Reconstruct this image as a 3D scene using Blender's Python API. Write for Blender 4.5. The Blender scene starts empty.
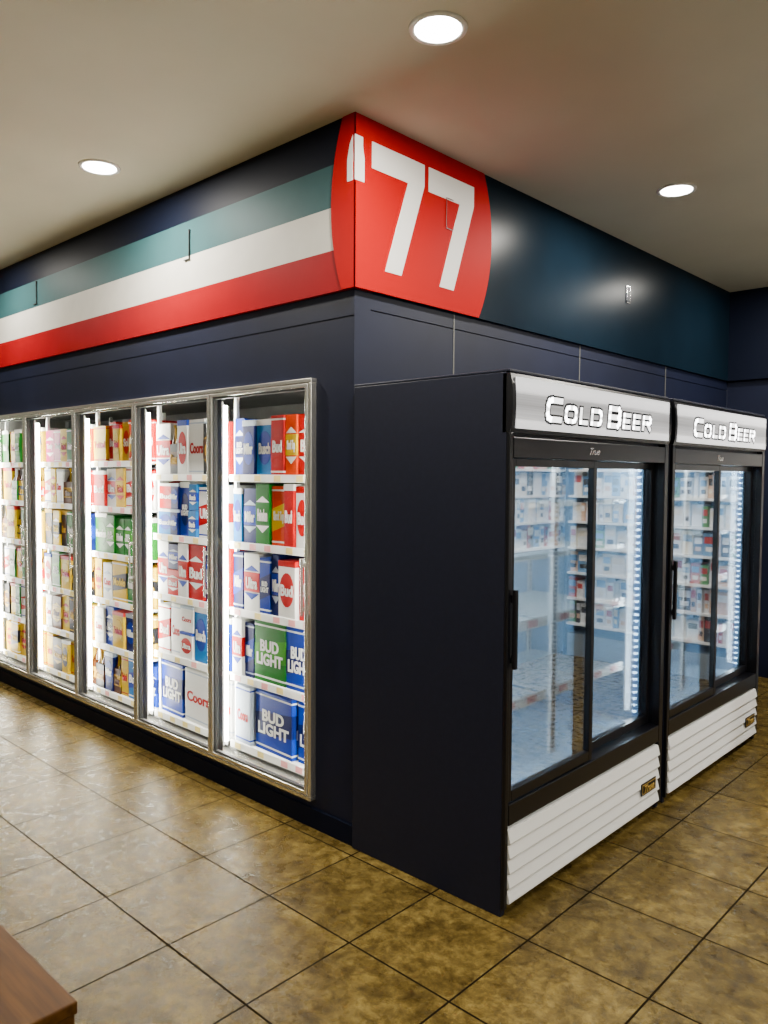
import bpy, bmesh, math, random
from mathutils import Vector, Matrix
random.seed(11)
S = bpy.context.scene
COL = S.collection

# ------------------------------------------------------------------ helpers
def link(o): COL.objects.link(o); return o

def mat(name, col, rough=0.5, metal=0.0, emit=None, es=0.0, var=0.0, vscale=8.0, bump=0.0, spec=None, coat=0.0):
    m = bpy.data.materials.new(name); m.use_nodes = True
    nt = m.node_tree; b = nt.nodes['Principled BSDF']
    c = (*col, 1)
    b.inputs['Base Color'].default_value = c
    b.inputs['Roughness'].default_value = rough
    b.inputs['Metallic'].default_value = metal
    if spec is not None: b.inputs['Specular IOR Level'].default_value = spec
    if coat: b.inputs['Coat Weight'].default_value = coat; b.inputs['Coat Roughness'].default_value = 0.08
    if emit is not None:
        b.inputs['Emission Color'].default_value = (*emit, 1)
        b.inputs['Emission Strength'].default_value = es
    if var > 0 or bump > 0:
        g = nt.nodes.new('ShaderNodeNewGeometry')
        n = nt.nodes.new('ShaderNodeTexNoise'); n.inputs['Scale'].default_value = vscale
        n.inputs['Detail'].default_value = 4
        nt.links.new(g.outputs['Position'], n.inputs['Vector'])
        if var > 0:
            r = nt.nodes.new('ShaderNodeValToRGB')
            r.color_ramp.elements[0].position = 0.3; r.color_ramp.elements[1].position = 0.7
            r.color_ramp.elements[0].color = (*[max(0, x*(1-var)) for x in col], 1)
            r.color_ramp.elements[1].color = (*[min(1, x*(1+var)) for x in col], 1)
            nt.links.new(n.outputs['Fac'], r.inputs['Fac']); nt.links.new(r.outputs['Color'], b.inputs['Base Color'])
        if bump > 0:
            bp = nt.nodes.new('ShaderNodeBump'); bp.inputs['Strength'].default_value = bump; bp.inputs['Distance'].default_value = 0.002
            nt.links.new(n.outputs['Fac'], bp.inputs['Height']); nt.links.new(bp.outputs['Normal'], b.inputs['Normal'])
    return m

def glass(name, refl, tint=(1,1,1), rough=0.0, maxr=0.6):
    m = bpy.data.materials.new(name); m.use_nodes = True
    nt = m.node_tree; nt.nodes.clear()
    out = nt.nodes.new('ShaderNodeOutputMaterial'); mx = nt.nodes.new('ShaderNodeMixShader')
    tr = nt.nodes.new('ShaderNodeBsdfTransparent'); tr.inputs['Color'].default_value = (*tint, 1)
    gl = nt.nodes.new('ShaderNodeBsdfGlossy'); gl.inputs['Roughness'].default_value = rough
    lw = nt.nodes.new('ShaderNodeLayerWeight'); lw.inputs['Blend'].default_value = 0.35
    mr = nt.nodes.new('ShaderNodeMapRange'); mr.inputs['To Min'].default_value = refl; mr.inputs['To Max'].default_value = maxr
    nt.links.new(lw.outputs['Fresnel'], mr.inputs['Value'])
    nt.links.new(mr.outputs['Result'], mx.inputs['Fac'])
    nt.links.new(tr.outputs[0], mx.inputs[1]); nt.links.new(gl.outputs[0], mx.inputs[2])
    nt.links.new(mx.outputs[0], out.inputs['Surface'])
    return m

class MB:
    def __init__(s): s.v=[]; s.f=[]; s.m=[]
    def box(s,x0,x1,y0,y1,z0,z1,m=0):
        i=len(s.v)
        s.v += [(x0,y0,z0),(x1,y0,z0),(x1,y1,z0),(x0,y1,z0),(x0,y0,z1),(x1,y0,z1),(x1,y1,z1),(x0,y1,z1)]
        for f in [(0,3,2,1),(4,5,6,7),(0,1,5,4),(1,2,6,5),(2,3,7,6),(3,0,4,7)]:
            s.f.append(tuple(i+k for k in f)); s.m.append(m)
        return s
    def prism(s,pts,axis,a0,a1,m=0):
        n=len(pts); i=len(s.v)
        def P(p,a):
            return (a,p[0],p[1]) if axis=='x' else ((p[0],a,p[1]) if axis=='y' else (p[0],p[1],a))
        s.v += [P(p,a0) for p in pts]+[P(p,a1) for p in pts]
        s.f.append(tuple(i+k for k in range(n))[::-1]); s.m.append(m)
        s.f.append(tuple(i+n+k for k in range(n))); s.m.append(m)
        for k in range(n):
            l=(k+1)%n; s.f.append((i+k,i+l,i+n+l,i+n+k)); s.m.append(m)
        return s
    def lathe(s,prof,cx=0,cy=0,n=16,m=0,cap=True):
        i=len(s.v)
        for r,z in prof:
            for k in range(n):
                a=2*math.pi*k/n; s.v.append((cx+r*math.cos(a),cy+r*math.sin(a),z))
        for j in range(len(prof)-1):
            for k in range(n):
                l=(k+1)%n
                s.f.append((i+j*n+k,i+j*n+l,i+(j+1)*n+l,i+(j+1)*n+k)); s.m.append(m)
        if cap:
            s.f.append(tuple(i+k for k in range(n))[::-1]); s.m.append(m)
            e=i+(len(prof)-1)*n
            s.f.append(tuple(e+k for k in range(n))); s.m.append(m)
        return s
    def mesh(s,name,mats,recalc=True):
        me=bpy.data.meshes.new(name); me.from_pydata(s.v,[],s.f)
        for mm in (mats if isinstance(mats,(list,tuple)) else [mats]): me.materials.append(mm)
        for p,mi in zip(me.polygons,s.m): p.material_index=mi
        if recalc:
            bm=bmesh.new(); bm.from_mesh(me); bmesh.ops.recalc_face_normals(bm,faces=bm.faces); bm.to_mesh(me); bm.free()
        return me

def obj(name, me, parent=None, loc=(0,0,0), bevel=0, smooth=False, label=None, kind=None):
    o=bpy.data.objects.new(name,me); link(o); o.location=loc
    if parent is not None: o.parent=parent
    if bevel:
        b=o.modifiers.new('bevel','BEVEL'); b.width=bevel; b.segments=2; b.limit_method='ANGLE'
    if smooth:
        for p in me.polygons: p.use_smooth=True
    if label: o['label']=label
    if kind: o['kind']=kind
    return o

def thing(name,label,cat,loc=(0,0,0),group=None):
    e=bpy.data.objects.new(name,None); link(e); e.location=loc; e.empty_display_size=0.1
    e['label']=label; e['category']=cat
    if group: e['group']=group
    return e

def structure(name, me, label, loc=(0,0,0)):
    o=obj(name,me,None,loc); o['kind']='structure'; o['label']=label; o['category']=name.split('_')[0]
    return o

def text_mesh(body, w, h, mats, plane='X', offset=0.0, extrude=0.02, shear=0.0, line=0.8, spacing=1.0):
    c=bpy.data.curves.new('t','FONT'); c.body=body; c.align_x='CENTER'; c.align_y='CENTER'
    c.offset=offset; c.extrude=extrude; c.shear=shear; c.space_line=line; c.resolution_u=3; c.space_character=spacing
    o=bpy.data.objects.new('t',c); link(o)
    bpy.context.view_layer.update()
    dg=bpy.context.evaluated_depsgraph_get()
    me=bpy.data.meshes.new_from_object(o.evaluated_get(dg))
    bpy.data.objects.remove(o)
    xs=[v.co.x for v in me.vertices]; ys=[v.co.y for v in me.vertices]
    cx=(min(xs)+max(xs))/2; cy=(min(ys)+max(ys))/2
    sx=w/(max(xs)-min(xs)); sy=h/(max(ys)-min(ys))
    for v in me.vertices:
        x=(v.co.x-cx)*sx; y=(v.co.y-cy)*sy; z=0.001 if v.co.z>0 else -0.001
        v.co = (z,x,y) if plane=='X' else (x,-z,y)
    me.materials.clear(); me.materials.append(mats)
    return me

# ------------------------------------------------------------------ materials
M={}
M['navy']=mat('navy_paint',(0.0065,0.0090,0.025),0.5,var=0.12,vscale=5,bump=0.08,spec=0.2)
M['navy_soffit']=mat('soffit_navy_paint',(0.0035,0.0100,0.018),0.30,var=0.1,vscale=4,spec=0.045)
M['navy_top']=mat('dark_navy_stripe',(0.003,0.005,0.014),0.55,spec=0.1)
M['teal']=mat('teal_stripe',(0.032,0.092,0.100),0.55,var=0.05,spec=0.1)
M['white_stripe']=mat('white_stripe',(0.60,0.58,0.52),0.55,var=0.04,spec=0.12)
M['red_stripe']=mat('red_stripe',(0.30,0.002,0.006),0.55,var=0.05,spec=0.05)
M['red']=mat('red_vinyl',(0.46,0.0008,0.002),0.5,spec=0.03)
M['num']=mat('numeral_white',(0.88,0.86,0.82),0.5,spec=0.15)
M['ceil']=mat('ceiling_paint',(0.62,0.58,0.44),0.8,var=0.04,vscale=2,bump=0.1)
M['offwhite']=mat('shop_wall_paint',(0.36,0.37,0.33),0.7,var=0.05)
M['steel']=mat('brushed_aluminium',(0.80,0.78,0.73),0.26,0.92)
M['black']=mat('black_plastic',(0.004,0.004,0.006),0.3,spec=0.35)
M['gasket']=mat('gasket_rubber',(0.02,0.02,0.02),0.6)
M['fridge']=mat('fridge_dark_laminate',(0.0095,0.0115,0.025),0.45,var=0.1,vscale=40,bump=0.05,spec=0.24)
M['white']=mat('white_enamel',(0.88,0.88,0.87),0.35)
M['liner']=mat('pale_liner',(0.42,0.60,0.76),0.5)
M['coldgrey']=mat('cooler_lining',(0.22,0.22,0.21),0.5,var=0.1)
M['shelf']=mat('white_shelf_wire',(0.85,0.87,0.86),0.4)
M['rail']=mat('price_rail',(0.92,0.93,0.91),0.35)
M['tag']=mat('price_tag',(0.85,0.70,0.25),0.5)
M['tagr']=mat('price_tag_pink',(0.80,0.35,0.35),0.5)
M['led']=mat('led_tube',(1,1,1),0.5,emit=(1.0,0.99,0.87),es=92)
M['ledblue']=mat('led_dot',(1,1,1),0.5,emit=(0.60,0.82,1.0),es=30)
M['ledstrip']=mat('led_strip_cover',(0.3,0.4,0.6),0.5,emit=(0.25,0.5,1.0),es=0.6)
M['lamp']=mat('downlight_lens',(1,1,1),0.5,emit=(1,0.97,0.9),es=40)
M['trimw']=mat('downlight_trim',(0.9,0.88,0.83),0.4)
M['fglass']=glass('fridge_glass',0.25,tint=(0.92,0.97,1.0),maxr=0.82)
M['gold']=mat('brass_badge',(0.75,0.50,0.12),0.3,0.6)
M['txtblack']=mat('lettering_black',(0.004,0.004,0.006),0.4)
M['txtwhite']=mat('lettering_white',(0.9,0.9,0.9),0.4,emit=(1,1,1),es=3.0)
M['chrome']=mat('chrome',(0.7,0.7,0.72),0.15,1.0)
M['base_panel']=mat('rack_base_panel',(0.26,0.30,0.34),0.5)

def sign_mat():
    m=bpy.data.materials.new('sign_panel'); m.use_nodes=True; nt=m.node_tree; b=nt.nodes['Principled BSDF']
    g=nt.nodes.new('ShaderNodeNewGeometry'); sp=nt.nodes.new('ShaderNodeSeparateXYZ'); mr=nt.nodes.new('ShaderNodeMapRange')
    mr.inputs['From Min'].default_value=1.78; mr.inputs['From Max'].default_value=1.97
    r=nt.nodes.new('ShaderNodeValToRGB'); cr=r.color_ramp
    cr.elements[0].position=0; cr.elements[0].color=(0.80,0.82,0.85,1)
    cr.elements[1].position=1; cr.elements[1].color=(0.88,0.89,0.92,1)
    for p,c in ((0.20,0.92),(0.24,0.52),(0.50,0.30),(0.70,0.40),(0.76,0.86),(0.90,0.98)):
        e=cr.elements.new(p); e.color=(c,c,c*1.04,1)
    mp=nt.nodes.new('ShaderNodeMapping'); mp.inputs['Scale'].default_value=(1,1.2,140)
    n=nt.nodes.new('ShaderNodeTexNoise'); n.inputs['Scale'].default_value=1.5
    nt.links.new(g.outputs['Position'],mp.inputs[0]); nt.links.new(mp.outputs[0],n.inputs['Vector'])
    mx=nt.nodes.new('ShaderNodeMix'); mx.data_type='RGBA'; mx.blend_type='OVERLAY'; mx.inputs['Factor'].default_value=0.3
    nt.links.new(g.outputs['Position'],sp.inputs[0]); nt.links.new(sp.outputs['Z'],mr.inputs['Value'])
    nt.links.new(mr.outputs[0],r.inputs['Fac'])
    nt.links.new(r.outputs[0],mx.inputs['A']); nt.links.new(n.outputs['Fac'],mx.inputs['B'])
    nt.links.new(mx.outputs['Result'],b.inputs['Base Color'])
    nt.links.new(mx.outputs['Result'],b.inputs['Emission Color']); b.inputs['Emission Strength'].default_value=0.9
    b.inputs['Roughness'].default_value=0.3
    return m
M['sign']=sign_mat()

def floor_mat():
    m=bpy.data.materials.new('floor_tiles'); m.use_nodes=True; nt=m.node_tree; b=nt.nodes['Principled BSDF']; L=nt.links.new
    g=nt.nodes.new('ShaderNodeNewGeometry')
    mp=nt.nodes.new('ShaderNodeMapping'); mp.inputs['Location'].default_value=(-0.046+44,0.93+44,0)
    L(g.outputs['Position'],mp.inputs['Vector'])
    br=nt.nodes.new('ShaderNodeTexBrick'); br.offset=0; br.squash=1
    br.inputs['Scale'].default_value=1; br.inputs['Brick Width'].default_value=0.44; br.inputs['Row Height'].default_value=0.44
    br.inputs['Mortar Size'].default_value=0.0042; br.inputs['Mortar Smooth'].default_value=0.25; br.inputs['Bias'].default_value=0
    br.inputs['Color1'].default_value=(0.84,0.84,0.84,1); br.inputs['Color2'].default_value=(1.10,1.10,1.10,1); br.inputs['Mortar'].default_value=(1,1,1,1)
    L(mp.outputs[0],br.inputs['Vector'])
    n1=nt.nodes.new('ShaderNodeTexNoise'); n1.inputs['Scale'].default_value=17; n1.inputs['Detail'].default_value=13; n1.inputs['Roughness'].default_value=0.82; n1.inputs['Distortion'].default_value=0.3
    L(g.outputs['Position'],n1.inputs['Vector'])
    n3=nt.nodes.new('ShaderNodeTexNoise'); n3.inputs['Scale'].default_value=5.0; n3.inputs['Detail'].default_value=6
    L(g.outputs['Position'],n3.inputs['Vector'])
    av=nt.nodes.new('ShaderNodeMath'); av.operation='MULTIPLY_ADD'; av.inputs[1].default_value=0.74
    s3=nt.nodes.new('ShaderNodeMath'); s3.operation='MULTIPLY'; s3.inputs[1].default_value=0.26
    L(n3.outputs['Fac'],s3.inputs[0]); L(n1.outputs['Fac'],av.inputs[0]); L(s3.outputs[0],av.inputs[2])
    r=nt.nodes.new('ShaderNodeValToRGB'); cr=r.color_ramp
    cr.elements[0].position=0.385; cr.elements[0].color=(0.028,0.016,0.0035,1)
    cr.elements[1].position=0.64; cr.elements[1].color=(0.24,0.168,0.046,1)
    e=cr.elements.new(0.5); e.color=(0.096,0.063,0.0155,1)
    L(av.outputs[0],r.inputs['Fac'])
    mul=nt.nodes.new('ShaderNodeMix'); mul.data_type='RGBA'; mul.blend_type='MULTIPLY'; mul.inputs['Factor'].default_value=1
    L(r.outputs[0],mul.inputs['A']); L(br.outputs['Color'],mul.inputs['B'])
    mo=nt.nodes.new('ShaderNodeMix'); mo.data_type='RGBA'; mo.inputs['B'].default_value=(0.009,0.006,0.0028,1)
    L(br.outputs['Fac'],mo.inputs['Factor']); L(mul.outputs['Result'],mo.inputs['A'])
    L(mo.outputs['Result'],b.inputs['Base Color'])
    n2=nt.nodes.new('ShaderNodeTexNoise'); n2.inputs['Scale'].default_value=18; n2.inputs['Detail'].default_value=5
    L(g.outputs['Position'],n2.inputs['Vector'])
    mr=nt.nodes.new('ShaderNodeMapRange'); mr.inputs['To Min'].default_value=0.12; mr.inputs['To Max'].default_value=0.45
    L(n2.outputs['Fac'],mr.inputs['Value'])
    rm=nt.nodes.new('ShaderNodeMath'); rm.operation='MULTIPLY_ADD'; rm.inputs[1].default_value=0.7; rm.use_clamp=True
    L(br.outputs['Fac'],rm.inputs[0]); L(mr.outputs[0],rm.inputs[2]); L(rm.outputs[0],b.inputs['Roughness'])
    sm=nt.nodes.new('ShaderNodeMath'); sm.operation='MULTIPLY_ADD'; sm.inputs[1].default_value=-0.11; sm.inputs[2].default_value=0.13; sm.use_clamp=True
    L(br.outputs['Fac'],sm.inputs[0]); L(sm.outputs[0],b.inputs['Specular IOR Level'])
    b.inputs['Specular Tint'].default_value=(1.0,0.90,0.55,1)
    sub=nt.nodes.new('ShaderNodeMath'); sub.operation='MULTIPLY_ADD'; sub.inputs[1].default_value=-1.6
    L(br.outputs['Fac'],sub.inputs[0]); L(n1.outputs['Fac'],sub.inputs[2])
    bp=nt.nodes.new('ShaderNodeBump'); bp.inputs['Strength'].default_value=0.5; bp.inputs['Distance'].default_value=0.004
    L(sub.outputs[0],bp.inputs['Height']); L(bp.outputs[0],b.inputs['Normal'])
    return m
M['floor']=floor_mat()

def wood_mat():
    m=bpy.data.materials.new('orange_wood'); m.use_nodes=True; nt=m.node_tree; b=nt.nodes['Principled BSDF']; L=nt.links.new
    g=nt.nodes.new('ShaderNodeNewGeometry'); mp=nt.nodes.new('ShaderNodeMapping'); mp.inputs['Scale'].default_value=(1.5,22,22)
    L(g.outputs['Position'],mp.inputs['Vector'])
    n=nt.nodes.new('ShaderNodeTexNoise'); n.inputs['Scale'].default_value=2.5; n.inputs['Detail'].default_value=6; L(mp.outputs[0],n.inputs['Vector'])
    r=nt.nodes.new('ShaderNodeValToRGB'); r.color_ramp.elements[0].position=0.3; r.color_ramp.elements[0].color=(0.045,0.017,0.003,1)
    r.color_ramp.elements[1].position=0.75; r.color_ramp.elements[1].color=(0.11,0.046,0.008,1)
    L(n.outputs['Fac'],r.inputs['Fac']); L(r.outputs[0],b.inputs['Base Color']); b.inputs['Roughness'].default_value=0.5; b.inputs['Specular IOR Level'].default_value=0.1
    return m
M['wood']=wood_mat()

# ------------------------------------------------------------------ room
CZ=3.127; SZ=2.408; YB=4.35
structure('floor', MB().box(-7,6,-6,YB+0.1,-0.05,0).mesh('floor',M['floor']),'mottled brown ceramic tile floor with dark grout')
structure('ceiling', MB().box(-7,6,-6,YB+0.1,CZ,CZ+0.05).mesh('ceiling',M['ceil']),'beige painted ceiling with recessed downlights')
XL=-4.13; XR=-0.26; Z0=0.13; Z1=2.05
b=MB()
b.box(-7,-0.02,0.02,0.12,0,Z0); b.box(-7,-0.02,0.02,0.12,Z1,SZ)
b.box(XR,-0.02,0.02,0.12,Z0,Z1); b.box(-7,XL,0.02,0.12,Z0,Z1)
b.box(-7,-0.02,0.017,0.02,2.30,2.304)
structure('wall_cooler', b.mesh('wall_cooler',M['navy']),'dark navy painted wall around glass cooler doors')
b=MB(); ys=[0.12,0.70,1.92,3.14,YB]
for i in range(4):
    b.box(-0.12,-0.02,ys[i]+(0.004 if i else -0.0),ys[i+1]-0.004,0,2.33)
b.box(-0.12,-0.028,0.12,YB,0,SZ)
b.box(-0.12,-0.02,0.12,YB,2.336,SZ)
structure('wall_right', b.mesh('wall_right',M['navy']),'dark navy panelled wall behind the refrigerators')
seam=mat('seam_strip',(0.10,0.10,0.09),0.5)
for i in range(1,4):
    structure('trim_%d'%i, MB().box(-0.028,-0.018,ys[i]-0.004,ys[i]+0.004,1.2,SZ-0.001).mesh('trim',seam),'thin vertical joint strip between wall panels')
b=MB()
zs=[SZ,2.585,2.767,2.947,CZ]
for i,mi in enumerate((2,1,3,4)):
    b.box(-7,-0.0,0,0.12,zs[i],zs[i+1],mi)
b.box(-0.12,0,0.12,YB-0.06,SZ,CZ,0)
b.box(-0.12,0,YB-0.06,YB,SZ,CZ,0)
structure('wall_soffit', b.mesh('wall_soffit',[M['navy_soffit'],M['white_stripe'],M['red_stripe'],M['teal'],M['navy_top']]),'overhead bulkhead with navy, teal, white and red stripes')
b=MB(); b.box(-0.02,6,YB,YB+0.1,0,SZ,0); b.box(0.0,6,YB-0.05,YB+0.1,SZ,CZ,1)
structure('wall_back', b.mesh('wall_back',[M['navy'],M['navy_top']]),'dark navy end wall')
structure('wall_front', MB().box(-7,6,-6.1,-6,0,CZ).mesh('wall_front',M['offwhite']),'off-white shop wall')
structure('wall_far_side', MB().box(6,6.1,-6,YB,0,CZ).mesh('wf',M['offwhite']),'off-white shop wall')
structure('wall_near_side', MB().box(-7.1,-7,-6,0.1,0,CZ).mesh('wn',M['offwhite']),'off-white shop wall')
structure('baseboard_cooler', MB().box(-7,-0.0,0.008,0.02,0,0.09).mesh('bb',M['navy_top']),'low dark baseboard under the cooler doors')

# ------------------------------------------------------------------ corner sign
def arc(p0,p1,bulge,n=24):
    (h0,z0),(h1,z1)=p0,p1; pts=[]
    c=(z1-z0)/2; R_=(c*c+bulge*bulge)/(2*abs(bulge)); sg_=1 if bulge>0 else -1
    for i in range(n+1):
        t=i/n; z=z0+(z1-z0)*t; dz_=(t*2-1)*abs(c)
        sag=math.sqrt(max(0,R_*R_-dz_*dz_))-(R_-abs(bulge))
        pts.append((h0+(h1-h0)*t+sg_*sag,z))
    return pts
sg=thing('number_sign','red rounded corner sign with white numerals on the bulkhead','sign',(0,0,SZ))
b=MB()
zt=CZ-0.001-SZ; zb=0.001
rp=[(-0.005,zb)]+arc((0.868,zb),(0.900,zt),0.085)+[(-0.005,zt)]
b.prism(rp,'x',0.0005,0.005,0)
lp=[(0.005,zt)]+arc((-0.07,zt),(-0.075,zb),-0.068)+[(0.005,zb)]
b.prism(lp,'y',-0.005,-0.0005,0)
obj('red_panel',b.mesh('red_panel',M['red']),sg)
def Z(z): return z-SZ
def seven(y0):
    return [(y0,Z(3.035)),(y0+0.345,Z(3.035)),(y0+0.345,Z(2.940)),(y0+0.192,Z(2.507)),(y0+0.085,Z(2.507)),(y0+0.232,Z(2.924)),(y0,Z(2.924))]
for y0 in (0.095,0.470):
    obj('numeral',MB().prism(seven(y0),'x',0.005,0.007).mesh('numeral',M['num']),sg,label='white numeral seven')
b=MB()
b.prism([(-0.040,Z(2.94)),(-0.026,Z(3.00)),(-0.007,Z(3.035)),(-0.007,Z(2.85)),(-0.040,Z(2.85))],'y',-0.007,-0.005)
b.prism([(-0.007,Z(3.035)),(0.040,Z(3.035)),(0.040,Z(3.00)),(0.050,Z(2.95)),(0.050,Z(2.85)),(-0.007,Z(2.85))],'x',0.005,0.007)
obj('apostrophe',b.mesh('apostrophe',M['num']),sg,label='white apostrophe wrapping the corner')

def hook(loc,axis,label,m):
    t=thing('wall_hook',label,'hook',loc,)
    b=MB()
    if axis=='y':
        b.box(-0.006,0.006,-0.004,0,-0.01,0.01); b.box(-0.0025,0.0025,-0.009,-0.003,-0.14,0.01); b.box(-0.05,0.003,-0.009,-0.003,-0.145,-0.140)
    else:
        b.box(0,0.002,-0.0015,0.0015,-0.14,0.0); b.box(0,0.002,-0.0015,0.05,-0.143,-0.140); b.box(0,0.002,-0.0015,0.05,-0.002,0.001)
    obj('hook_wire',b.mesh('hw',m),t)
dk=mat('hook_dark',(0.05,0.05,0.05),0.4,0.6)
hook((-1.232,0,2.89),'y','thin dark wire hook hanging on the striped bulkhead',dk)
hook((-3.12,0,2.93),'y','thin dark wire hook hanging on the striped bulkhead',dk)
hook((0.0075,0.60,2.93),'x','thin dark wire bracket on the white numeral',mat('hook_dim',(0.08,0.02,0.02),0.4))
t=thing('wall_plate','small dark rectangular plate with thin pale rim on the bulkhead','plate',(0,2.49,2.80))
b=MB(); b.box(0,0.006,-0.024,0.024,-0.055,0.055,0); b.box(0.006,0.008,-0.019,0.019,-0.050,0.050,1)
obj('plate',b.mesh('pl',[M['chrome'],M['navy_soffit']]),t)

# ------------------------------------------------------------------ downlights
def lathe_ring():
    b=MB(); b.lathe([(0.078,-0.004),(0.088,-0.009),(0.098,-0.006),(0.10,0.0),(0.078,0.0)],n=40,cap=False); return b.mesh('ring',M['trimw'])
ring=lathe_ring(); lens=MB().lathe([(0.079,-0.006),(0.079,-0.001)],n=40).mesh('lens',M['lamp'])
for i,(x,y,p) in enumerate([(0.64,-0.24,1.2),(0.62,1.76,1.3),(0.63,3.6,0.5),(-1.345,-0.44,1.2),(-3.4,-0.44,0.6),(0.63,-2.3,0.2),(-1.35,-2.3,0.25),(-3.4,-2.4,0.2),(2.2,3.0,2.4),(2.65,-0.3,0.4),(2.65,-2.3,0.25),(4.6,0,3.4),(-1.35,-4.3,0.7),(1.6,-4.3,1.4)]):  # the unseen one by the racks is added to light their reflected fronts
    t=thing('recessed_downlight','round white recessed ceiling downlight, lit','downlight',(x,y,CZ),group='ceiling downlights')
    obj('trim_ring',ring,t,smooth=True); obj('lens',lens,t)
    l=bpy.data.lights.new('lamp','AREA'); l.shape='DISK'; l.size=0.14; l.energy=42*p; l.color=(1,0.95,0.85)
    lo=bpy.data.objects.new('lamp',l); link(lo); lo.parent=t; lo.location=(0,0,-0.012)

# ------------------------------------------------------------------ walk-in cooler
ox=(XL+XR)/2
wc=thing('walk_in_cooler','built-in glass door beer cooler with aluminium frames and bright interior lights','cooler',(ox,0,0))
def lx(x): return x-ox
YD=0.95
b=MB()
b.box(lx(XL-0.04),lx(XR+0.04),YD,YD+0.03,Z0-0.03,Z1+0.1); b.box(lx(XL-0.04),lx(XL-0.01),0.121,YD,Z0-0.03,Z1+0.1); b.box(lx(XR+0.01),lx(XR+0.04),0.121,YD,Z0-0.03,Z1+0.1)
b.box(lx(XL-0.01),lx(XR+0.01),0.121,YD,Z0-0.03,Z0+0.02); b.box(lx(XL-0.01),lx(XR+0.01),0.121,YD,Z1+0.02,Z1+0.05)
obj('body',b.mesh('cb',M['coldgrey']),wc,label='grey cooler interior lining')
F=0.020
b=MB()
b.box(lx(XL),lx(XR),-0.012,0.12,Z1-F,Z1); b.box(lx(XL),lx(XR),-0.012,0.12,Z0,Z0+F)
b.box(lx(XL),lx(XL)+F,-0.012,0.12,Z0+F,Z1-F); b.box(lx(XR)-F,lx(XR),-0.012,0.12,Z0+F,Z1-F)
obj('frame',b.mesh('cf',M['steel']),wc,bevel=0.003,label='brushed aluminium perimeter frame')
ND=5; x0=XL+F; x1=XR-F; pitch=(x1-x0)/ND
dz0=Z0+F+0.004; dz1=Z1-F-0.004
for i in range(ND+1):
    xm=x0+i*pitch
    if 0<i<ND:
        obj('mullion',MB().box(-0.014,0.014,0.03,0.055,dz0-0.004,dz1+0.004).mesh('mu',M['black']),wc,(lx(xm),0,0),label='black mullion')
    xt=min(max(xm,x0+0.022),x1-0.022)
    tb=MB().lathe([(0.017,dz0+0.05),(0.017,dz1-0.05)],n=12).box(-0.014,0.014,-0.024,-0.014,dz0+0.03,dz1-0.03,1)
    obj('light_tube',tb.mesh('tube',[M['led'],M['white']]),wc,(lx(xt),0.080,0),label='bright vertical white light tube')
W=pitch-0.010
b=MB(); st=0.016
b.box(0,st,-0.014,0.018,dz0,dz1,0); b.box(W-st,W,-0.014,0.018,dz0,dz1,0)
b.box(st,W-st,-0.014,0.018,dz0,dz0+st,0); b.box(st,W-st,-0.014,0.018,dz1-st,dz1,0)
g=0.010
b.box(st,st+g,-0.004,0.016,dz0+st,dz1-st,1); b.box(W-st-g,W-st,-0.004,0.016,dz0+st,dz1-st,1)
b.box(st+g,W-st-g,-0.004,0.016,dz0+st,dz0+st+g,1); b.box(st+g,W-st-g,-0.004,0.016,dz1-st-g,dz1-st,1)
dm=b.mesh('door',[M['steel'],M['gasket']])
hm=MB().box(W-0.015,W-0.003,-0.040,-0.032,0.98,1.24).box(W-0.014,W-0.004,-0.033,-0.014,1.0,1.02).box(W-0.014,W-0.004,-0.033,-0.014,1.20,1.22).mesh('hd',M['steel'])
for i in range(ND):
    d=obj('door',dm,wc,(lx(x0+i*pitch+0.005),0,0),bevel=0.002,label='aluminium framed glass cooler door')
    obj('handle',hm,d,bevel=0.003,label='slim aluminium pull handle')
SH5=[0.20,0.56,0.91,1.26,1.61]; SH6=[0.20,0.50,0.80,1.10,1.40,1.69]
def levels(d): return SH6 if d<3 else SH5
SY=0.102
for i in range(ND):
    for k,z in enumerate(levels(i)):
        b=MB(); a=0.016; c=pitch-0.016
        b.box(a,c,SY+0.008,0.66,z-0.012,z,0)
        b.box(a,c,SY,SY+0.008,z-0.030,z+0.008,1)
        x=a+0.04
        while x<c-0.07:
            b.box(x,x+0.05,SY-0.0015,SY-0.0002,z-0.026,z+0.004,random.choice((2,2,3)))
            x+=random.uniform(0.11,0.2)
        obj('shelf',b.mesh('sh',[M['shelf'],M['rail'],M['tag'],M['tagr']]),wc,(lx(x0+i*pitch),0,0),label='white shelf with price rail')
for i in range(ND+1):
    b=MB(); b.box(-0.010,0.010,0.15,0.17,Z0+0.02,Z1); b.box(-0.010,0.010,0.64,0.66,Z0+0.02,Z1)
    obj('shelf_post',b.mesh('sp',M['shelf']),wc,(lx(min(max(x0+i*pitch,x0+0.011),x1-0.011)),0,0))

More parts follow.
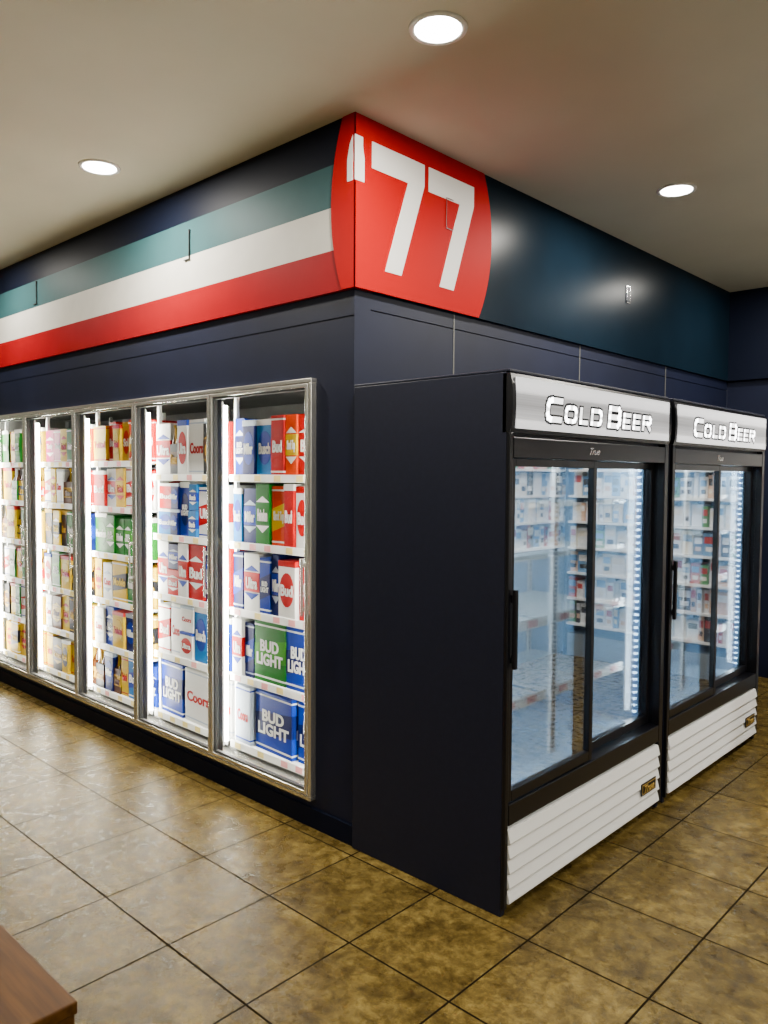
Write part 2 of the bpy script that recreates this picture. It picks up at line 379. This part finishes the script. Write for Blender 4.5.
# ------------------------------------------------------------------ packs
PC={}
def pm(c):
    if c not in PC: PC[c]=mat('carton_print_%d'%len(PC),c,0.45,spec=0.08)
    return PC[c]
BLUE=(0.001,0.018,0.20); DBLUE=(0.001,0.005,0.06); RED=(0.29,0.0005,0.001); WH=(0.56,0.56,0.54); GRN=(0.0005,0.085,0.003); LIME=(0.02,0.16,0.002)
SIL=(0.30,0.35,0.42); YEL=(0.42,0.27,0.0); PNK=(0.27,0.001,0.07); BLK=(0.006,0.006,0.008); BRN=(0.05,0.014,0.002); CY=(0.002,0.10,0.29); ORG=(0.42,0.027,0.0); CRM=(0.34,0.20,0.01)
K={
 'budlight':(BLUE,DBLUE,WH,'BUD\nLIGHT',WH,'blue beer carton with bold white lettering'),
 'budlime':(GRN,LIME,WH,'BUD\nLIGHT',WH,'green beer carton with bold white lettering'),
 'bud':(RED,RED,WH,'Bud',WH,'red and white beer carton'),
 'budw':(WH,RED,RED,'Bud',WH,'white beer carton with a red band'),
 'coors':(WH,WH,SIL,'Coors',RED,'white beer carton with red script'),
 'coorsl':(SIL,SIL,BLUE,'Coors',RED,'silver beer carton with red script'),
 'busch':(CY,BLUE,WH,'Busch',WH,'light blue beer carton'),
 'heine':(GRN,GRN,WH,'Heineken',WH,'green beer carton with white lettering'),
 'corona':(YEL,DBLUE,WH,'Corona',YEL,'yellow beer carton with blue band'),
 'modelo':(YEL,BLK,WH,'Modelo',YEL,'yellow beer carton with black band'),
 'sol':(CRM,RED,YEL,'Sol',WH,'gold beer carton with red band'),
 'pink':(PNK,PNK,WH,'Truly',WH,'magenta drinks carton'),
 'dark':(BLK,BRN,CRM,'Guinness',CRM,'black beer carton with cream lettering'),
 'brown':(BRN,CRM,YEL,'Shiner',BRN,'brown beer carton with gold band'),
 'orange':(ORG,YEL,WH,'Shock Top',WH,'orange beer carton'),
 'navyp':(DBLUE,BLUE,SIL,'Miller',WH,'dark blue beer carton'),
 'yellow':(YEL,YEL,RED,'Twisted',RED,'bright yellow drinks carton'),
 'ultra':(WH,RED,BLUE,'Ultra',WH,'white beer carton with red and blue trim'),
}
cache={}
def pack_meshes(k,w,d,h,style):
    key=(k,w,d,h,style)
    if key in cache: return cache[key]
    c1,c2,c3,tx,tc,lab=K[k]
    b=MB(); hw=w/2
    b.box(-hw,hw,0,d,0,h,0)
    e=0.0012
    if style==0:
        b.prism([(-hw-e,h*0.24),(hw+e,h*0.36),(hw+e,h*0.74),(-hw-e,h*0.62)],'y',-e,d*0.02,1)
        b.prism([(-e,h*0.36),(d+e,h*0.28),(d+e,h*0.66),(-e,h*0.74)],'x',hw*0.9,hw+e,1)
        b.box(-hw-e,hw+e,-e,d+e,h*0.92,h*0.95,2)
        b.box(-hw-e,hw+e,-e,d+e,h*0.06,h*0.09,2)
    elif style==1:
        b.prism([(hw*0.86*math.cos(a),h*0.5+h*0.30*math.sin(a)) for a in [i*math.pi/9 for i in range(18)]],'y',-e,0.004,1)
        b.box(-hw-e,hw+e,-e,d+e,h*0.90,h+e,2)
        b.prism([(d*0.5+d*0.36*math.cos(a),h*0.48+h*0.27*math.sin(a)) for a in [i*math.pi/9 for i in range(18)]],'x',hw*0.9,hw+e,1)
    else:
        b.box(-hw-e,hw+e,-e,d+e,h*0.34,h*0.68,1)
        b.prism([(-hw*0.98,h*0.70),(0,h*0.80),(hw*0.98,h*0.70)],'y',-e,0.004,2)
        b.prism([(-hw*0.98,h*0.32),(0,h*0.20),(hw*0.98,h*0.32)],'y',-e,0.004,2)
    b.box(-hw*0.45,hw*0.45,d*0.3,d*0.7,h,h+0.003,3)
    me=b.mesh('carton',[pm(c1),pm(c2),pm(c3),pm(BLK)])
    big = w>0.14
    tf=text_mesh(tx,w*(0.84 if big else 0.72),h*(0.42 if big and '\n' in tx else 0.20),pm(tc),'Y',offset=0.03,line=0.85)
    ts=text_mesh(tx,min(d*0.8,0.28),h*(0.34 if '\n' in tx else 0.22),pm(tc),'X',offset=0.03,line=0.85) if big else None
    cache[key]=(me,tf,ts); return cache[key]
def carrier_meshes(k,w,d,h):
    key=('c',k,w,d,h)
    if key in cache: return cache[key]
    c1,c2,c3,tx,tc,lab=K[k]
    b=MB(); hw=w/2; ch=h*0.62
    b.box(-hw,hw,0,d,0,ch,0); b.box(-hw-0.001,hw+0.001,-0.001,d+0.001,ch*0.3,ch*0.75,1)
    b.box(-0.003,0.003,0.01,d-0.01,ch,h*0.95,2)
    me=b.mesh('carrier',[pm(c1),pm(c2),pm(c3)])
    n=MB()
    r=min(hw*0.42,0.032)
    for sx in (-1,1):
        yy=r+0.006
        while yy<d-r:
            n.lathe([(r,ch-0.002),(r,ch+0.01),(r*0.42,ch+0.05),(r*0.38,h-0.012)],sx*hw*0.5,yy,10,0)
            n.lathe([(r*0.5,h-0.014),(r*0.5,h)],sx*hw*0.5,yy,10,1)
            yy+=2*r+0.004
    nm=n.mesh('necks',[BOT[0],pm(c3)])
    tf=text_mesh(tx,w*0.84,ch*0.32,pm(tc),'Y',offset=0.03)
    cache[key]=(me,tf,nm); return cache[key]
BOT=[mat('brown_bottle_glass',(0.06,0.018,0.003),0.1)]
def add_pack(k,x,y,z,w,d,h,grp,rot=0.0,car=False,style=0):
    lab=K[k][5]
    if car:
        me,tf,nm=carrier_meshes(k,w,d,h)
        t=thing('bottle_carrier',lab.replace('carton','bottle carrier')+' on a cooler shelf','beer pack',(x,y,z),grp)
        t.rotation_euler.z=rot
        obj('carton',me,t); obj('lettering',tf,t,(0,-0.0022,h*0.62*0.52)); obj('bottle_necks',nm,t,smooth=True,label='brown bottle necks with caps')
        return
    me,tf,ts=pack_meshes(k,w,d,h,style)
    t=thing('beer_carton',lab+' on a cooler shelf','beer pack',(x,y,z),grp)
    t.rotation_euler.z=rot
    obj('carton',me,t,bevel=0.003); obj('lettering',tf,t,(0,-0.0022,h*0.49))
    if ts: obj('lettering',ts,t,(w/2+0.0022,d/2,h*0.50))
rows={
4:[['budlight','navyp','busch','bud','orange','bud','bud'],['busch','navyp','heine','orange','bud','budw','bud'],['navyp','ultra','budlight','navyp','budw','bud','budw'],['ultra:9','navyp:8','budlime*:26','budlight*:20','budlight*:12'],['coorsl*:16','budlight*:34','budlight*:26']],
3:[['ultra','dark','ultra','coors','dark','bud'],['busch/','navyp/','budlight','busch/','ultra','ultra'],['ultra','bud/','ultra','bud','navyp','bud'],['budw','coors','ultra/','busch','coors','budlight'],['budlight*:26','coors*:30','coors*:16']],
2:[['yellow','bud','yellow','sol','orange','bud'],['bud','ultra','yellow','budw','sol','budw'],['heine','budlime','heine','budlime','heine','budlime'],['yellow','coors','modelo','heine','brown','modelo'],['coors','budlight','yellow','navyp','heine','modelo'],['dark','navyp','brown','yellow','busch','budlight']],
1:[['pink','pink','yellow','heine','coors','orange'],['ultra','yellow','coors','brown','coors','bud'],['dark','modelo','dark','heine','modelo','navyp'],['ultra','budlime','yellow','dark','modelo','dark'],['coors','brown','yellow','dark','heine','yellow'],['yellow','dark','modelo','yellow','yellow','brown']],
0:[['heine','yellow','budlime','yellow','coors','corona'],['yellow','heine','corona','yellow','yellow','sol'],['brown','yellow','modelo','heine','modelo','yellow'],['ultra','heine','yellow','budlime','coors','sol'],['dark','yellow','heine','ultra','yellow','modelo'],['yellow','modelo','yellow','dark','yellow','yellow']],
}
G='beer packs on the cooler shelves'
for d,rs in rows.items():
    L_=levels(d); six=(len(L_)==6)
    for r,items in enumerate(rs):
        z=L_[len(L_)-1-r]
        a=x0+d*pitch+0.014; e=x0+(d+1)*pitch-0.014
        parsed=[]
        for k in items:
            wt=None
            if ':' in k: k,wt=k.split(':'); wt=float(wt)
            big='*' in k; two='/' in k; kk=k.strip('*/')
            parsed.append((kk,big,two,wt if wt else random.choice((8,10,12,15))))
        tot=sum(q[3] for q in parsed); x=a
        for kk,big,two,wt in parsed:
            ww=(e-a)*wt/tot; w=round(ww-0.006,3)
            xc=x+ww/2; x+=ww
            yy=0.114+random.uniform(0,0.025); rot=random.uniform(-0.015,0.015); sty=0 if big else random.choice((0,1,2))
            if two:
                h=0.152; dd=0.26
                k2=random.choice((kk,kk,'bud','navyp','coors'))
                add_pack(kk,xc,yy,z,w,dd,h,G,rot,style=sty)
                add_pack(k2,xc,yy+0.005,z+h+0.0035,w,dd,h-0.006,G,-rot,style=sty)
                continue
            h=0.308 if big else (random.choice((0.235,0.25,0.258)) if six else random.choice((0.285,0.30,0.312)))
            if big and r==4: rot=-0.05; w=round(ww-0.022,3); h=0.305; yy+=0.010
            car=(not big) and kk in ('dark','brown','sol','modelo','heine','corona') and random.random()<0.4
            if car: h=0.255 if six else 0.29
            dd=0.30 if not car else 0.22
            add_pack(kk,xc,yy,z,w,dd,h,G,rot,car,style=sty)

# ------------------------------------------------------------------ stroke lettering for the header signs
GL={
'C':[[(1,1),(.25,1),(.07,.93),(0,.75),(0,.25),(.07,.07),(.25,0),(1,0)]],
'O':[[(.25,1),(.75,1),(.93,.93),(1,.75),(1,.25),(.93,.07),(.75,0),(.25,0),(.07,.07),(0,.25),(0,.75),(.07,.93),(.25,1)]],
'L':[[(0,1),(0,0),(1,0)]],
'D':[[(0,1),(.75,1),(.93,.93),(1,.75),(1,.25),(.93,.07),(.75,0),(0,0),(0,1)]],
'B':[[(.85,.52),(.97,.66),(.97,.85),(.85,1),(0,1),(0,0),(.85,0),(1,.15),(1,.36),(.85,.5),(0,.5)]],
'E':[[(1,1),(0,1),(0,0),(1,0)],[(0,.5),(.85,.5)]],
'R':[[(0,0),(0,1),(.85,1),(1,.85),(1,.62),(.85,.5),(0,.5)],[(.55,.5),(1,0)]],
}
def letter_mesh(ch,w,h,th,front,mt,shear=0.14):
    b=MB()
    for st_ in GL[ch]:
        P=[Vector((p[0]*w,p[1]*h)) for p in st_]
        for p,q in zip(P[:-1],P[1:]):
            d=(q-p).normalized(); n=Vector((-d.y,d.x))*th/2; e=d*min(th*0.45,(q-p).length*0.5+th*0.2)
            pts=[p-e+n,p-e-n,q+e-n,q+e+n]
            b.prism([(v.x+v.y*shear,v.y) for v in pts],'x',0,front)
    return b.mesh('letter',mt)

# ------------------------------------------------------------------ display refrigerators
FW=1.345; FD=0.79; FH=2.0
def build_fridge(y0):
    t=thing('display_refrigerator','dark two-door sliding glass merchandiser refrigerator with white grille','refrigerator',(0,y0,0),'sliding door refrigerators')
    b=MB(); T=0.028
    b.box(0,0.775,0,T,0,FH-0.01); b.box(0,0.775,FW-T,FW,0,FH-0.01); b.box(0,0.03,T,FW-T,0.03,FH-0.01)
    b.box(0.03,0.755,T,FW-T,1.76,FH-0.01); b.box(0.03,0.74,T,FW-T,0.05,0.38)
    b.box(0.0,0.785,0,FW,FH-0.01,FH)
    obj('body',b.mesh('fb',M['fridge']),t,bevel=0.003,label='dark navy cabinet body')
    b=MB()
    b.box(0.775,0.79,0,0.022,0.03,1.775); b.box(0.755,0.79,FW-0.04,FW,0.03,1.775)
    b.box(0.69,0.788,T,FW-T,1.685,1.76); b.box(0.69,0.788,T,FW-T,0.335,0.415)
    b.box(0.69,0.775,FW-T-0.006,FW-T,0.415,1.685)
    obj('front_frame',b.mesh('ff',M['black']),t,bevel=0.003,label='black front frame')
    b=MB()
    b.box(0.03,0.06,T,FW-T,0.38,1.76); b.box(0.06,0.685,T,T+0.02,0.38,1.76); b.box(0.06,0.685,FW-T-0.02,FW-T,0.38,1.76)
    b.box(0.06,0.685,T+0.02,FW-T-0.02,0.38,0.41); b.box(0.06,0.685,T+0.02,FW-T-0.02,1.70,1.76)
    obj('liner',b.mesh('fl',M['liner']),t,label='pale blue-white interior lining')
    for yy in (0.07,0.66,1.275):
        b=MB(); b.box(0.062,0.072,yy-0.015,yy+0.015,0.45,1.68,0)
        for q in range(40): b.box(0.072,0.0725,yy-0.005,yy+0.005,0.47+q*0.03,0.485+q*0.03,1)
        obj('shelf_standard',b.mesh('ss',[M['white'],M['gasket']]),t)
    b=MB(); b.box(0.61,0.625,0.585,0.625,0.42,1.69,0)
    for q in range(60): b.box(0.625,0.6255,0.596,0.614,0.44+q*0.02,0.452+q*0.02,1)
    obj('centre_post',b.mesh('cp',[M['white'],M['gasket']]),t,label='white perforated centre post')
    for (ya,yb) in ((0.055,0.58),(0.63,1.29)):
        for z in (0.68,1.00,1.28,1.50):
            b=MB(); b.box(0.08,0.60,ya,ya+0.006,z-0.006,z); b.box(0.08,0.60,yb-0.006,yb,z-0.006,z)
            b.box(0.594,0.602,ya,yb,z-0.012,z+0.010); b.box(0.08,0.086,ya,yb,z-0.006,z)
            q=ya+0.02
            while q<yb-0.01:
                b.box(0.086,0.594,q,q+0.004,z-0.004,z); q+=0.024
            if z<1.1:
                b.box(0.602,0.606,ya,yb,z-0.020,z+0.024,1)
                q=ya+0.05
                while q<yb-0.1:
                    b.box(0.606,0.607,q,q+0.07,z-0.012,z+0.016,2); q+=0.16
            obj('wire_shelf',b.mesh('ws',[M['shelf'],M['rail'],M['tagr']]),t)
    for yy in (0.058,FW-0.058):
        b=MB(); b.box(0.665,0.678,yy-0.006,yy+0.006,0.44,1.68,0)
        for s in (-1,1):
            for q in range(38): b.box(0.667,0.676,yy+s*0.0065-0.0008,yy+s*0.0065+0.0008,0.46+q*0.032,0.470+q*0.032,1)
        for q in range(38):
            b.box(0.678,0.679,yy-0.004,yy+0.004,0.46+q*0.032,0.470+q*0.032,1)
        ls=obj('light_strip',b.mesh('ls',[M['ledstrip'],M['ledblue']]),t,label='vertical strip of small blue-white lights')
    l=bpy.data.lights.new('interior_fill','AREA'); l.shape='RECTANGLE'; l.size=0.10; l.size_y=1.2; l.energy=17; l.color=(0.82,0.93,1)  # added fill light under the liner ceiling, no fitting behind it
    lo=bpy.data.objects.new('interior_fill',l); link(lo); lo.parent=t; lo.location=(0.62,FW/2,1.695)
    for yy,ry in ((0.052,1),(FW-0.052,-1)):
        l=bpy.data.lights.new('interior_fill','AREA'); l.shape='RECTANGLE'; l.size=0.03; l.size_y=1.2; l.energy=11; l.color=(0.82,0.93,1)  # added beside each light strip to carry its light into the cabinet
        lo=bpy.data.objects.new('interior_fill',l); link(lo); lo.parent=t; lo.location=(0.64,yy,1.06); lo.rotation_euler=(math.radians(90*ry),0,0)
    for (ya,yb,xa) in ((0.024,0.658,0.752),(0.625,1.311,0.705)):
        xb=xa+0.03; z0=0.42; z1=1.684; s=0.028
        b=MB(); b.box(xa,xb,0,s,z0,z1); b.box(xa,xb,yb-ya-s,yb-ya,z0,z1); b.box(xa,xb,s,yb-ya-s,z0,z0+0.04); b.box(xa,xb,s,yb-ya-s,z1-0.03,z1)
        d=obj('door',b.mesh('fd',M['black']),t,(0,ya,0),bevel=0.003,label='black framed sliding glass door')
        obj('glass_pane',MB().box(xa+0.012,xa+0.016,s,yb-ya-s,z0+0.04,z1-0.03).mesh('fg',M['fglass']),d)
        if ya<0.1:
            hb=MB(); hb.box(xb+0.012,xb+0.03,-0.004,0.014,0.92,1.21); hb.box(xb,xb+0.014,0,0.012,0.94,0.97); hb.box(xb,xb+0.014,0,0.012,1.16,1.19)
            obj('handle',hb.mesh('fh',M['black']),d,bevel=0.004,label='black vertical pull handle')
    b=MB()
    pr=[(0.757,1.775),(0.788,1.775),(0.797,1.80),(0.80,1.87),(0.797,1.95),(0.788,1.985),(0.757,1.985)]
    b.prism(pr,'y',0.0,FW,0)
    hs=obj('header',b.mesh('hd',M['black']),t,label='black header box holding an illuminated sign')
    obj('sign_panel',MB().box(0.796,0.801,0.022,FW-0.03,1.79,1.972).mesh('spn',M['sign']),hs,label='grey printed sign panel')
    specs=[('C',0.093,0.072),('O',0.075,0.052),('L',0.050,0.052),('D',0.075,0.052),(None,0.034,0),('B',0.091,0.072),('E',0.055,0.052),('E',0.055,0.052),('R',0.071,0.052)]
    gap=0.040; o=0.016
    total=sum(s[1] for s in specs)+gap*7
    y=0.664-total/2; zb_=1.834
    for ch,w_,h_ in specs:
        if ch is None: y+=w_; continue
        th=0.0215 if h_>0.07 else 0.0170
        obj('letter_outline',letter_mesh(ch,w_,h_,th+o,0.0012,M['txtblack']),hs,(0.801,y,zb_),label='black outline of a block letter')
        obj('letter',letter_mesh(ch,w_,h_,th,0.0012,M['txtwhite']),hs,(0.8024,y,zb_),label='white block letter')
        y+=w_+gap
    obj('brand_mark',text_mesh('True',0.085,0.028,M['chrome'],'X',offset=0.0,shear=0.45,spacing=0.85),t,(0.7892,0.62,1.722),label='small metallic script lettering')
    b=MB(); n=5; gz0=0.045; gz1=0.325; dz=(gz1-gz0)/n
    for i in range(n):
        a=gz0+i*dz
        b.prism([(0.765,a+0.004),(0.798,a+0.003),(0.801,a+0.008),(0.790,a+dz-0.004),(0.765,a+dz-0.002)],'y',0.022,1.30,0)
    b.box(0.745,0.766,0.022,1.30,gz0-0.005,gz1+0.003,1)
    gr=obj('grille',b.mesh('gr',[M['white'],M['shelf']]),t,label='white horizontal louvre grille')
    b=MB(); b.box(0.800,0.805,0,0.15,0.0,0.055,0); b.box(0.805,0.8055,0.006,0.144,0.005,0.050,1); b.box(0.8055,0.806,0.010,0.140,0.009,0.046,0)
    bd=obj('badge',b.mesh('bg',[M['black'],M['gold']]),gr,(0,1.10,0.13),label='small black and gold badge')
    obj('badge_lettering',text_mesh('True',0.105,0.032,M['gold'],'X',shear=0.4,offset=0.02),gr,(0.8075,1.175,0.1575),label='gold script lettering')
    for (x,y) in ((0.06,0.06),(0.70,0.06),(0.06,FW-0.06),(0.70,FW-0.06)):
        obj('foot',MB().lathe([(0.02,0),(0.02,0.05)],x,y,12).mesh('ft',M['black']),t)
    return t
build_fridge(0.0)
build_fridge(1.395)

# ------------------------------------------------------------------ wooden display counter
tb=thing('display_counter','low solid brown wooden display counter on the tiled floor','counter',(-0.2,-2.05,0))
TH=0.45
obj('counter_top',MB().box(-0.93,0.93,-0.48,0.48,TH-0.03,TH).mesh('tt',M['wood']),tb,bevel=0.004)
obj('cabinet',MB().box(-0.925,0.925,-0.475,0.475,0.06,TH-0.03).mesh('cab',M['wood']),tb,bevel=0.003)
obj('plinth',MB().box(-0.90,0.90,-0.45,0.45,0,0.06).mesh('pli',M['black']),tb)

# ------------------------------------------------------------------ merchandise racks (reflected in the glass)
PALE=[(0.85,0.85,0.84),(0.8,0.82,0.86),(0.82,0.75,0.62),(0.50,0.05,0.04),(0.15,0.32,0.55),(0.85,0.8,0.66),(0.75,0.78,0.8),(0.75,0.5,0.35),(0.9,0.9,0.88),(0.05,0.05,0.06),(0.1,0.3,0.12)]
pmats=[mat('package_%d'%i,c,0.4) for i,c in enumerate(PALE)]
M['rackdark']=mat('rack_back_panel',(0.03,0.035,0.04),0.6)
def rack(loc,rotz,L,label,levels_,base_panel):
    t=thing('display_rack',label,'shelf rack',loc); t.rotation_euler.z=rotz
    b=MB(); b.box(0,L,0.36,0.40,0,2.0); b.box(0,0.03,0,0.36,0,2.0); b.box(L-0.03,L,0,0.36,0,2.0); b.box(0.03,L-0.03,0.02,0.36,0,base_panel,1)
    obj('body',b.mesh('rb',[M['rackdark'],M['base_panel']]),t)
    m=MB()
    for z in levels_:
        obj('rack_shelf',MB().box(0.03,L-0.03,0.0,0.36,z-0.02,z).mesh('rs',M['white']),t)
        x=0.04
        while x<L-0.10:
            w=random.uniform(0.03,0.12); h=random.uniform(0.15,0.21); c=random.choice((0,0,1,1,2,3,4,5,6,6,7,8,8,9,10))
            yy=random.uniform(0.02,0.06)
            m.box(x,x+w,yy,0.2,z,z+h,c)
            m.box(x+w*0.1,x+w*0.9,yy-0.002,yy,z+h*0.55,z+h*0.85,random.choice((3,4,9,2,8)))
            m.box(x+w*0.2,x+w*0.8,yy-0.002,yy,z+h*0.2,z+h*0.4,random.choice((0,5,7,9,1)))
            x+=w+random.uniform(0.002,0.01)
    o=obj('merchandise',m.mesh('mm',pmats),t,label='assorted packaged goods'); o['kind']='stuff'
rack((2.85,4.25,0),-math.pi/2,3.2,'white shop shelving filled with packaged goods',(0.99,1.22,1.45,1.68),0.9)  # unseen; its tall plain base panel is added to keep low reflections empty
rack((0.95,YB-0.42,0),0,1.85,'white shop shelving filled with packaged goods',(0.30,0.53,0.76,0.99,1.22,1.45,1.68),0.2)

# ------------------------------------------------------------------ world + camera
w=bpy.data.worlds.new('w'); S.world=w; w.use_nodes=True
w.node_tree.nodes['Background'].inputs[0].default_value=(0.8,0.85,1,1); w.node_tree.nodes['Background'].inputs[1].default_value=0.1
yaw=math.radians(43.2); p=math.radians(2.71)
Fh=Vector((-math.sin(yaw),math.cos(yaw),0)); R=Vector((math.cos(yaw),math.sin(yaw),0)); U=Vector((0,0,1))
fw=Fh*math.cos(p)-U*math.sin(p); up=U*math.cos(p)+Fh*math.sin(p)
r=0.0063
R2=(R+up*r).normalized(); up2=(up-R*r).normalized()
cam=bpy.data.cameras.new('camera'); co=bpy.data.objects.new('camera',cam); link(co)
mx=Matrix((R2,up2,-fw)).transposed().to_4x4(); mx.translation=Vector((2.372,-2.336,1.62)); co.matrix_world=mx
cam.sensor_fit='AUTO'; cam.sensor_width=36; cam.lens=782/1024*36; cam.clip_start=0.02
S.camera=co
